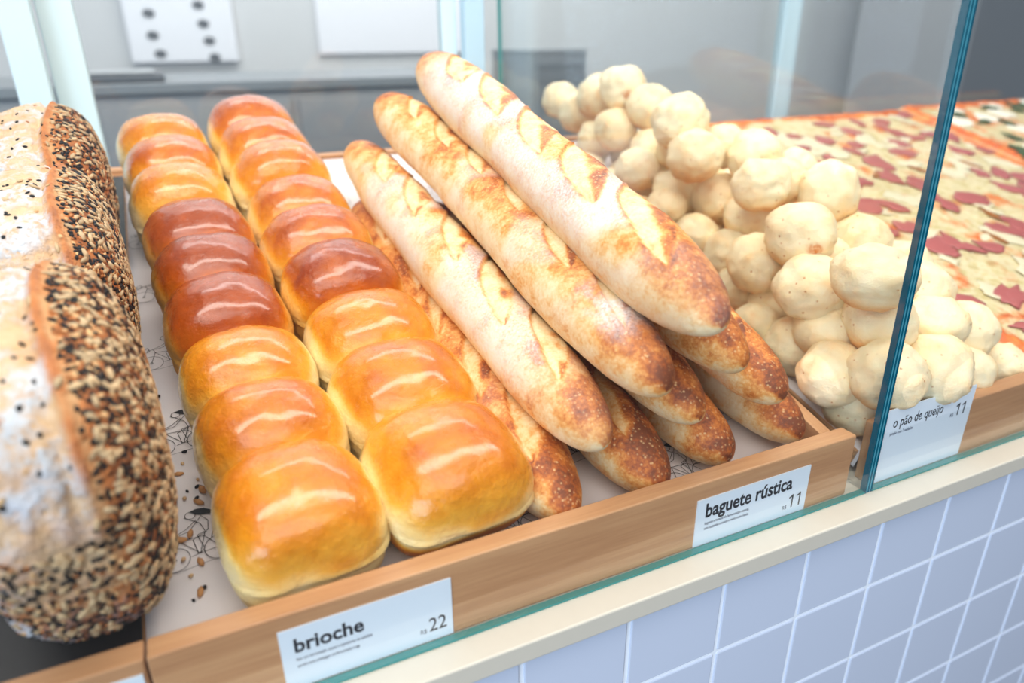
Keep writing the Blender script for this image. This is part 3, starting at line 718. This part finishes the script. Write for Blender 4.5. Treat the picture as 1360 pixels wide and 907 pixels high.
def seeded_loaf(seed, W, Ln, H, mw, label, nseeds, xm):
    rg = np.random.default_rng(seed)
    U, F = cs(60); p = 3.0; g = (np.abs(U) ** p).sum(1) ** (-1 / p); Q = U * g[:, None]
    z = Q[:, 2]; sx = 1 - 0.10 * np.clip(-z, 0, 1)
    P = np.c_[Q[:, 0] * W / 2 * sx, Q[:, 1] * Ln / 2 * (1 - .05 * np.clip(-z, 0, 1)), (z + 1) / 2 * H]
    n1 = noise(P, 18, seed, 3); n2 = noise(P, 50, seed + 4, 4); n3 = noise(P, 160, seed + 6, 3)
    xs = P[:, 0] - xm + 0.004 * np.sin(P[:, 1] * 30 + seed); top = sstep(0.1, 0.7, z)
    ear = np.exp(-((xs + 0.004) / 0.0026) ** 2) * top * sstep(0.03, 0.2, 1 - np.abs(Q[:, 1]))
    gr = np.exp(-((xs + 0.009) / 0.003) ** 2) * top
    left = 1 - sstep(-0.006, -0.001, xs)
    n4 = noise(P, 420, seed + 8, 2)
    V = P + U * (0.0009 * n4 * left + 0.0020 * n1 + 0.0022 * n2 * (0.4 + left) + 0.0016 * n3 * left + 0.0030 * ear - 0.0028 * gr)[:, None]
    V[:, 2] = np.maximum(V[:, 2], 0)
    tone = 0.35 + 0.35 * sstep(0.0, 0.006, xs) + 0.22 * n2 + 0.30 * ear + 0.60 * sstep(0.40, 0.85, 1 - (z + 1) / 2) - 0.1 * left  # crust browning, plus shadow towards the base painted into tone
    fl = left * sstep(-0.95, -0.45, z) * sstep(-0.30, 0.30, n2 + 0.12 + 0.5 * n1) * (1 - ear) * (1 - 0.8 * sstep(.93, 1.0, -Q[:, 1]))
    e = bpy.data.objects.new('seeded_loaf', None); C.objects.link(e); e.matrix_world = mw; tag(e, label, 'bread', 'seeded loaves in the left tray')
    me = mesh_np('crust', V, F, {'tone': np.clip(tone, 0, 1), 'flour': np.clip(fl, 0, 1)}, mats=[M['seeded']]); link('crust', me, e)
    # seeds over the right side of the crust
    tri = V[F]; c0 = tri.mean(1); nrm = np.cross(tri[:, 1] - tri[:, 0], tri[:, 3] - tri[:, 0]); ar = np.linalg.norm(nrm, axis=1); nrm /= ar[:, None] + 1e-12
    xc = xs[F].mean(1); zc = z[F].mean(1); fr = -Q[F][:, :, 1].mean(1)
    wgt = ar * (sstep(-0.001, 0.004, xc) + 0.02 * (xc < 0) + 0.55 * sstep(0.8, 1, fr) * (zc < .3)) * (zc > -0.95)
    pick = rg.choice(len(F), nseeds, p=wgt / wgt.sum()); rr_ = rg.random((nseeds, 4)); rr_ /= rr_.sum(1)[:, None]
    Pp = np.einsum('ij,ijk->ik', rr_, tri[pick]) ; Nn = nrm[pick]
    cl = noise(Pp, 60, seed + 9, 2); kk = rg.random(nseeds)
    kinds = np.where(kk < 0.64 + 0.45 * cl, 0, np.where(kk < 0.76 + 0.2 * cl, 1, np.where(kk < 0.90, 3, 2)))
    link('seed_coating', seed_batch(Pp, Nn, kinds, rg), e, kind='stuff')


seeded_loaf(1, 0.094, 0.190, 0.166, place(-0.3800, 0.101, 0.0015, math.radians(4.5)), 'nearest seeded loaf at bottom left with a floured left side and orange split', 8200, 0.015)
seeded_loaf(2, 0.092, 0.172, 0.148, place(-0.3930, 0.283, 0.0015, math.radians(4)), 'second seeded loaf, blue-white flour on top, behind the nearest one', 6600, 0.020)
seeded_loaf(3, 0.092, 0.175, 0.132, place(-0.4050, 0.458, 0.0015, math.radians(4)), 'third seeded loaf at the back left beside the door frame', 5000, 0.014)

# ---------------------------------------------------------------- cheese breads
def ball_mesh(seed):
    U, F = cs(16); n1 = noise(U, 1.3, seed, 2); n2 = noise(U, 3.2, seed + 4, 3)
    r = 1 + 0.15 * n1 + 0.06 * n2 - 0.05 * np.exp(-((noise(U, 1.8, seed + 6, 1)) / 0.05) ** 2) * sstep(0, .3, n1)
    V = U * r[:, None]; V[:, 2] *= 0.93
    tone = 0.14 + 0.34 * n1 + 0.26 * n2 + 0.62 * (1 - sstep(-0.95, -0.1, U[:, 2]))  # uneven baking, plus warm shade on the underside painted into tone
    dv = np.array([-0.34, -0.86, 0.05]); d = U @ dv / np.linalg.norm(dv)
    return V, F, np.clip(tone, 0, 1), sstep(0.965, 0.99, d)
VAR = []
for s_ in range(9):
    V, F, t_, sc0 = ball_mesh(s_)
    VAR.append(mesh_np('cheese_bread', V, F, {'tone': t_, 'scorch': sc0 * 0}, mats=[M['cheese']]))
V, F, t_, sc0 = ball_mesh(40); SCORCHED = mesh_np('cheese_bread', V, F, {'tone': t_ * 0.8, 'scorch': sc0}, mats=[M['cheese']])
BALLS=[(0.2128,0.6542,0.0586,0.0253),(0.2154,0.606,0.0569,0.0266),(0.2191,0.5672,0.0906,0.0288),(0.2236,0.521,0.1171,0.0286),(0.2049,0.4935,0.076,0.026),(0.2003,0.5301,0.0494,0.0228),(0.234,0.4702,0.1103,0.0277),(0.2001,0.3712,0.1321,0.029),(0.2241,0.4338,0.0691,0.0261),(0.1858,0.4068,0.0616,0.0249),(0.1912,0.323,0.1123,0.0278),(0.2127,0.3597,0.0522,0.0272),(0.2329,0.3134,0.0627,0.0283),(0.2458,0.3422,0.1108,0.0233),(0.2472,0.2957,0.1186,0.0275),(0.1774,0.3309,0.0511,0.0207),(0.2035,0.2362,0.1182,0.0259),(0.2466,0.2493,0.1099,0.0233),(0.2875,0.2772,0.1098,0.0211),(0.2641,0.2065,0.1159,0.0269),(0.2337,0.2627,0.0643,0.0263),(0.1889,0.159,0.1065,0.029),(0.1784,0.1852,0.0635,0.0273),(0.1987,0.2441,0.0397,0.0238),(0.187,0.285,0.0406,0.0219),(0.1731,0.1165,0.081,0.0282),(0.2693,0.1568,0.0869,0.0272),(0.1725,0.0678,0.1204,0.0277),(0.2258,0.1515,0.0799,0.0205),(0.1897,0.2063,0.0214,0.0224),(0.1992,0.1656,0.0244,0.0258),(0.1638,0.1494,0.0194,0.0209),(0.1703,0.1099,0.0222,0.0255),(0.1798,0.0881,0.05,0.0263),(0.1931,0.059,0.0801,0.0269),(0.1534,0.0495,0.0412,0.0256),(0.1671,0.0192,0.062,0.0271),(0.1691,0.0316,0.0201,0.0249),(0.2174,0.017,0.0574,0.0281),(0.2536,0.0506,0.0675,0.026),(0.3117,0.0536,0.0493,0.0265),(0.2826,0.023,0.0343,0.0217),(0.2802,0.0898,0.0762,0.0257),(0.3098,0.1329,0.0698,0.0265),(0.2219,0.1036,0.0536,0.021),(0.2057,0.018,0.0192,0.0257)]
FILL=[(0.346,0.025,0.0215,0.0215),(0.262,0.068,0.0215,0.0215),(0.304,0.088,0.0215,0.0215),(0.346,0.068,0.0215,0.0215),(0.262,0.111,0.0215,0.0215),(0.304,0.131,0.0215,0.0215),(0.346,0.111,0.0215,0.0215),(0.262,0.154,0.0215,0.0215),(0.304,0.174,0.0215,0.0215),(0.346,0.154,0.0215,0.0215),(0.262,0.197,0.0215,0.0215),(0.304,0.217,0.0215,0.0215),(0.346,0.197,0.0215,0.0215),(0.262,0.24,0.0215,0.0215),(0.304,0.26,0.0215,0.0215),(0.346,0.24,0.0215,0.0215),(0.22,0.303,0.0215,0.0215),(0.262,0.283,0.0215,0.0215),(0.304,0.303,0.0215,0.0215),(0.346,0.283,0.0215,0.0215),(0.262,0.326,0.0215,0.0215),(0.304,0.346,0.0215,0.0215),(0.346,0.326,0.0215,0.0215),(0.178,0.369,0.0215,0.0215),(0.262,0.369,0.0215,0.0215),(0.304,0.389,0.0215,0.0215),(0.346,0.369,0.0215,0.0215),(0.22,0.432,0.0215,0.0215),(0.262,0.412,0.0215,0.0215),(0.304,0.432,0.0215,0.0215),(0.346,0.412,0.0215,0.0215),(0.178,0.455,0.0215,0.0215),(0.22,0.475,0.0215,0.0215),(0.262,0.455,0.0215,0.0215),(0.304,0.475,0.0215,0.0215),(0.346,0.455,0.0215,0.0215),(0.178,0.498,0.0215,0.0215),(0.262,0.498,0.0215,0.0215),(0.304,0.518,0.0215,0.0215),(0.346,0.498,0.0215,0.0215),(0.22,0.561,0.0215,0.0215),(0.262,0.541,0.0215,0.0215),(0.304,0.561,0.0215,0.0215),(0.346,0.541,0.0215,0.0215),(0.22,0.389,0.09,0.0215),(0.262,0.412,0.09,0.0215),(0.262,0.498,0.09,0.0215),(0.262,0.541,0.09,0.0215)]
BL = [
 'yellowish blurred cheese bread farthest back at the left end of the pile',
 'blurred cheese bread second from the back left end, just right of the yellowish farthest one',
 'blurred cheese bread leaning on the left of the topmost back one',
 'topmost cheese bread at the back of the pile, with a tan patch',
 'round cheese bread directly under the tan-patched topmost one at the back',
 'shadowed cheese bread between the floured top baguette and the pile at its back',
 'tall pale cheese bread right of the tan-patched topmost one',
 'wide rounded cheese bread at the back right, against the grey background',
 'cheese bread below the tall pale one, left of the large smooth one',
 'cheese bread with a shaded right side, under and left of the back-middle ones',
 'large smooth cheese bread left of centre with an orange rim underneath',
 'elongated cheese bread lying beside the top baguette, under the large smooth one',
 'bumpy cheese bread touching the right end of the elongated one',
 'hazy cheese bread peeking behind the large smooth one',
 'flat-topped pale cheese bread in the upper right, below the pizza edge',
 'small shadowed cheese bread squeezed against the side of the top baguette',
 'pale cheese bread behind and left of the bright speckled one',
 'bright speckled cheese bread directly above the orange-scorched one',
 'small cheese bread half hidden at upper right behind the bright speckled one',
 'upright egg-shaped cheese bread right of the bright speckled one, beside the pizza',
 'tilted oval cheese bread left of the orange-scorched one',
 'round cheese bread with an orange scorched spot, in the middle of the pile',
 'round cheese bread with a peach lower right, below left of the scorched one',
 'hazy cheese bread left of the peach-sided round one',
 'cheese bread half hidden behind the middle of the top baguette\'s right side',
 'wide oval cheese bread directly below the orange-scorched one',
 'peach coloured wrinkled cheese bread at right, behind the brown-dotted large one',
 'large cheese bread with brown dots on its side, left of the glass seam',
 'small cheese bread in the gap under the scorched one',
 'hazy cheese bread low at the left, beside the tip of the topmost baguette',
 'rosy hazy cheese bread left of the wide oval one',
 'low cheese bread against the baguette tips, at the left foot of the pile',
 'creamy cheese bread resting on the white paper fold at left',
 'round cheese bread with small brown pits on top, lower middle of the pile',
 'smooth cheese bread touching the left of the glass seam halfway down',
 'oval cheese bread low in front on the paper, left of the freckled one',
 'freckled cheese bread seen through the lower part of the glass seam',
 'front cheese bread nearest the end of the wooden tray',
 'large cracked cheese bread with one dark dot, above the price card',
 'lumpy cheese bread right of the glass seam, behind the dark-dotted one',
 'rightmost cheese bread with a tan underside, next to the pizza crust',
 'small cheese bread at the right front corner above the price card',
 'cheese bread half hidden behind the glass seam below the pizza',
 'cheese bread right of the brown-dotted large one, against the seam',
 'small shaded cheese bread in the gap above the pitted one',
 'orange-bottomed cheese bread tucked behind the price card beside the seam',
]

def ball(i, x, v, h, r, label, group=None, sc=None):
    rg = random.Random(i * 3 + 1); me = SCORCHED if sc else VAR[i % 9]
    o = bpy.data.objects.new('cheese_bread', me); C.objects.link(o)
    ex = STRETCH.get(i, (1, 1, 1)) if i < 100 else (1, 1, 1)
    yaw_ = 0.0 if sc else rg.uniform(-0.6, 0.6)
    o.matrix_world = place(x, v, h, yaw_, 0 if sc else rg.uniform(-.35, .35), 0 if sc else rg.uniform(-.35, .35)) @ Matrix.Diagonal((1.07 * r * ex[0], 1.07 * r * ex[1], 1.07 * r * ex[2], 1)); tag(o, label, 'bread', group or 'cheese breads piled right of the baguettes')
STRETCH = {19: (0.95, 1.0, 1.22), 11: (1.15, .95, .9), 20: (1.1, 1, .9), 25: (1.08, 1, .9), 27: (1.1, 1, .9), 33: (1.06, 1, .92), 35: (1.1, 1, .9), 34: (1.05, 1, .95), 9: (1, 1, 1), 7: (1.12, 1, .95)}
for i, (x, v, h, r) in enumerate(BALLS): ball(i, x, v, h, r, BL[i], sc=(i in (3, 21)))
for i, (x, v, h, r) in enumerate(FILL): ball(100 + i, x, v, h, r, 'small cheese bread buried inside the pile under the others', 'cheese breads hidden in the pile')

# ---------------------------------------------------------------- pizzas
m, nt, bs = new_mat('pizza_top'); co = coords(nt); topm = attr(nt, 'top').outputs['Fac']; sa = attr(nt, 'sauce').outputs['Fac']
n1 = tex_noise(nt, co, 20, 5, 0.62); n2 = tex_noise(nt, co, 70, 4, 0.65)
ch = ramp(nt, [(0.3, srgb(176, 158, 98)), (0.45, srgb(206, 190, 142)), (0.56, srgb(216, 204, 168)), (0.7, srgb(192, 160, 92))]); L(nt, n2, ch.inputs[0])
so = ramp(nt, [(0.3, srgb(180, 62, 16)), (0.5, srgb(218, 108, 34)), (0.72, srgb(232, 160, 80))]); L(nt, n2, so.inputs[0])
mask = mrange(nt, math_(nt, 'ADD', math_(nt, 'MULTIPLY', n1, 0.9), math_(nt, 'MULTIPLY', sa, 0.5)), 0.49, 0.61, 0.0, 1.0)
c = mixc(nt, mask, ch.outputs[0], so.outputs[0])
br = ramp(nt, [(0.35, srgb(232, 208, 164)), (0.65, srgb(212, 174, 122))]); L(nt, n1, br.inputs[0])
c = mixc(nt, topm, br.outputs[0], c); L(nt, c, bs.inputs['Base Color']); bs.inputs['Roughness'].default_value = 0.5
b = bump(nt, bs, n2, 0.5, 0.002); bump(nt, bs, n1, 0.5, 0.004, b); M['pizza'] = m
M['ham'] = plain('ham', srgb(194, 104, 102), 0.4, var=0.45, vs=120)
M['bacon'] = plain('bacon', srgb(176, 110, 52), 0.45, var=0.4, vs=120)
M['leaf'] = plain('basil', srgb(66, 92, 44), 0.45, var=0.4, vs=120)
M['mozz'] = plain('mozzarella', srgb(244, 238, 220), 0.4, var=0.08, vs=40)


def pizza(x0, x1, v0, v1, T, seed, label, sauce):
    nx, nv = int((x1 - x0) / 0.004), int((v1 - v0) / 0.004)
    xs = np.linspace(0, 1, nx); vs = np.linspace(0, 1, nv); X, Y = np.meshgrid(xs, vs)
    x = x0 + X.ravel() * (x1 - x0); y = v0 + Y.ravel() * (v1 - v0); P = np.c_[x, y, 0 * x]
    d = np.minimum(np.minimum(x - x0, x1 - x), np.minimum(y - v0, v1 - y))
    n1 = noise(P, 25, seed, 3); n2 = noise(P, 80, seed + 2, 3)
    z = T * (1 - 0.30 * np.exp(-(d / 0.004) ** 2)) + 0.0026 * n1 + 0.0018 * n2 + 0.003 * np.exp(-((d - .012) / .010) ** 2)
    n = len(x); ew = 0.0015 * noise(P, 40, seed + 7, 2)
    x = x + ew * (d < 0.001)
    V = np.r_[np.c_[x, y, z], np.c_[x, y, 0 * x]]
    top = np.r_[sstep(0.0005, 0.004, d + 0.002 * n2), np.zeros(n)]; sc = np.r_[0.62 * (1 - sstep(0.006, 0.034, d + 0.008 * n1)) + sauce + 0.25 * n1, np.zeros(n)]
    idx = np.arange(n).reshape(nv, nx); F = np.stack([idx[:-1, :-1], idx[:-1, 1:], idx[1:, 1:], idx[1:, :-1]], -1).reshape(-1, 4)
    def side(a): return np.stack([a[:-1] + n, a[1:] + n, a[1:], a[:-1]], -1)
    F = np.r_[F, side(idx[0]), side(idx[::-1, 0]), side(idx[-1, ::-1]), side(idx[:, -1]), [[n, n + nx * (nv - 1), n + nx * nv - 1, n + nx - 1]]]
    e = bpy.data.objects.new('pizza', None); C.objects.link(e); e.matrix_world = place(0, 0, 0.0018); tag(e, label, 'pizza')
    link('base', mesh_np('base', V, F, {'top': top, 'sauce': sc}, mats=[M['pizza']]), e); return e


def scrap(seed, mat, th=0.0022, irr=0.35):
    rg = np.random.default_rng(seed); n = 14; t = np.linspace(0, 2 * math.pi, n, endpoint=False)
    r = 1 + irr * rg.normal(size=n) * 0.5; r = np.clip(r, 0.55, 1.5); ring = lambda s, z: [(math.cos(a) * q * s, math.sin(a) * q * s, z + 0.0007 * math.sin(3 * a + seed) / 0.015 * 0.015) for a, q in zip(t, r)]
    V = ring(1, 0) + ring(1.02, th * 55) + ring(0.75, th * 72) + [(0, 0, th * 60)]
    F = [(i, (i + 1) % n, n + (i + 1) % n, n + i) for i in range(n)] + [(n + i, n + (i + 1) % n, 2 * n + (i + 1) % n, 2 * n + i) for i in range(n)] + [(2 * n + i, 2 * n + (i + 1) % n, 3 * n) for i in range(n)] + [tuple(range(n - 1, -1, -1))]
    return mesh_np(mat, V, F, mats=[M[mat]])
PZ1 = pizza(0.389, 0.915, 0.014, 0.632, 0.0185, 3, 'large rectangular pizza with pink ham and pale cheese, right of the cheese breads', 0.02)
PZ2 = pizza(0.920, 1.500, 0.014, 0.640, 0.0210, 8, 'pizza with green leaves and white mozzarella at the right edge behind the ham pizza', 0.10)
HM = [scrap(i, 'ham') for i in range(6)]; BM = [scrap(20 + i, 'bacon') for i in range(3)]; LM = [scrap(30 + i, 'leaf', 0.002, .6) for i in range(3)]; MM = [scrap(40 + i, 'mozz', 0.003, .25) for i in range(3)]
HAM= [(0.6414, 0.4377, 0.022), (0.4929, 0.3241, 0.02), (0.5341, 0.3149, 0.016), (0.8066, 0.5062, 0.015), (0.8498, 0.5159, 0.015), (0.7926, 0.5666, 0.015), (0.702, 0.553, 0.014), (0.8949, 0.6034, 0.015), (0.8462, 0.6571, 0.014), (0.6408, 0.3606, 0.018), (0.8391, 0.446, 0.016), (0.6785, 0.306, 0.02), (0.6224, 0.2997, 0.016), (0.8231, 0.3635, 0.018), (0.7804, 0.3188, 0.018), (0.7857, 0.3709, 0.013), (0.8454, 0.3453, 0.015), (0.4978, 0.2143, 0.018), (0.5249, 0.2188, 0.016), (0.5386, 0.2041, 0.014), (0.6342, 0.2276, 0.016), (0.6704, 0.2337, 0.016), (0.4814, 0.1117, 0.02), (0.5031, 0.263, 0.015), (0.4518, 0.2258, 0.012), (0.6787, 0.5873, 0.015), (0.5507, 0.5737, 0.016), (0.4956, 0.5824, 0.015), (0.4959, 0.6281, 0.016), (0.5789, 0.6765, 0.014), (0.5537, 0.5024, 0.015), (0.5311, 0.4475, 0.015), (0.7035, 0.5494, 0.014), (0.6647, 0.5012, 0.012), (0.8096, 0.582, 0.013), (0.5234, 0.3727, 0.014), (0.6694, 0.6645, 0.014), (0.6491, 0.2118, 0.014), (0.7003, 0.6416, 0.012), (0.7897, 0.6683, 0.012), (0.602, 0.6551, 0.012), (0.4886, 0.1052, 0.012), (0.5716, 0.4675, 0.01), (0.6238, 0.3227, 0.01)]
rg = random.Random(5)
def put(nm, ml, par, x, v, r, asp=0.75, T=0.0195, zz=0.012):
    link(nm, rg.choice(ml), par, Matrix.Translation((x, v, T)) @ Matrix.Rotation(rg.uniform(0, 3.1), 4, 'Z') @ Matrix.Rotation(rg.uniform(-.05, .05), 4, 'X') @ Matrix.Diagonal((r, r * asp, zz, 1)))
hams = [h for h in HAM if h[0] < 0.90 and h[1] < 0.615]
for x, v, r in hams: put('ham_piece', HM, PZ1, x, v, r * 1.3, rg.uniform(.5, .8))
n_ = 0
while n_ < 46:
    x = rg.uniform(0.41, 0.895); v = rg.uniform(0.04, 0.61)
    if all((x - a) ** 2 + (v - b) ** 2 > (0.030) ** 2 for a, b, _ in hams):
        hams.append((x, v, .01)); put('ham_piece', HM, PZ1, x, v, rg.uniform(.015, .024), rg.uniform(.5, .9)); n_ += 1
M['melt'] = plain('melted_cheese', srgb(232, 222, 190), 0.4, var=0.2, vs=70); CM = [scrap(60 + i, 'melt', 0.0016, .5) for i in range(4)]
for i in range(70): put('cheese_patch', CM, PZ1, rg.uniform(0.425, 0.885), rg.uniform(0.05, 0.60), rg.uniform(.012, .026), rg.uniform(.5, .9), 0.0192, 0.009)
for x, v in ((0.66, 0.262), (0.60, 0.21), (0.585, 0.15), (0.55, 0.10), (0.645, 0.19), (0.69, 0.4), (0.80, 0.40), (0.50, 0.36), (0.74, 0.2), (0.6, 0.4)): put('bacon_strip', BM, PZ1, x, v, 0.017, 0.28)
GREEN = [(1.071, 0.529), (1.004, 0.468), (0.954, 0.426), (1.224, 0.60), (1.199, 0.605), (0.935, 0.404), (1.019, 0.537), (1.18, 0.573), (0.94, 0.36), (1.10, 0.45), (1.15, 0.50), (1.05, 0.40), (1.12, 0.60), (1.0, 0.58), (1.2, 0.45)]
WHITE = [(1.145, 0.615), (1.123, 0.571), (1.257, 0.61), (1.076, 0.50), (1.195, 0.54), (1.02, 0.61), (0.975, 0.55), (1.06, 0.56), (1.0, 0.42), (1.15, 0.42), (1.25, 0.5)]
for x, v in GREEN: put('leaf', LM, PZ2, x, v, 0.016, 0.5, 0.024)
for x, v in WHITE: put('mozzarella_slice', MM, PZ2, x, v, 0.026, 0.85, 0.021)

# ---------------------------------------------------------------- loose seeds and crumbs on the paper
import bmesh
def crumb_mesh(kind):
    d = {'sesame_seed': (.0019, .0012, .0008), 'sunflower_seed': (.0045, .0022, .0012), 'crumb': (.0016, .0013, .0010)}[kind]
    V = IV * np.array(d) + np.array([0, 0, d[2]]); return V
CR = [(-.331, .163, 0), (-.336, .143, 1), (-.324, .152, 0), (-.320, .161, 0), (-.332, .126, 0), (-.327, .118, 0), (-.325, .134, 2), (-.334, .120, 2), (-.329, .067, 1), (-.335, .059, 2), (-.331, .046, 1), (-.335, .042, 0), (-.333, .152, 2),
      (-.339, .087, 1), (-.333, .090, 1), (-.326, .128, 0), (-.322, .140, 0), (-.3285, .0485, 0), (-.326, .114, 1), (-.338, .072, 2), (-.323, .124, 1), (-.344, .228, 0), (-.340, .150, 2)]
DESC = ['tiny black seed lying loose on the printed paper left of the front brioche', 'small tan seed lying loose on the printed paper left of the front brioche', 'pale crumb lying loose on the printed paper left of the front brioche']
cols = [srgb(26, 24, 28), srgb(196, 140, 86), srgb(206, 170, 130)]; kn = ['sesame_seed', 'sunflower_seed', 'crumb']
cmes = []
for k in range(3):
    V = crumb_mesh(kn[k]); cmes.append(mesh_np(kn[k], V, IF, {'col': np.tile(np.array(cols[k]), (len(V), 1))}, mats=[M['seed']]))
for x, v, k in CR:
    o = link(kn[k], cmes[k], mw=place(x, v, 0.0013, rg.uniform(0, 3), sc=rg.uniform(.8, 1.2))); tag(o, DESC[k], 'seed' if k < 2 else 'crumb', ['loose black seeds on the paper', 'loose tan seeds on the paper', 'loose crumbs on the paper'][k])
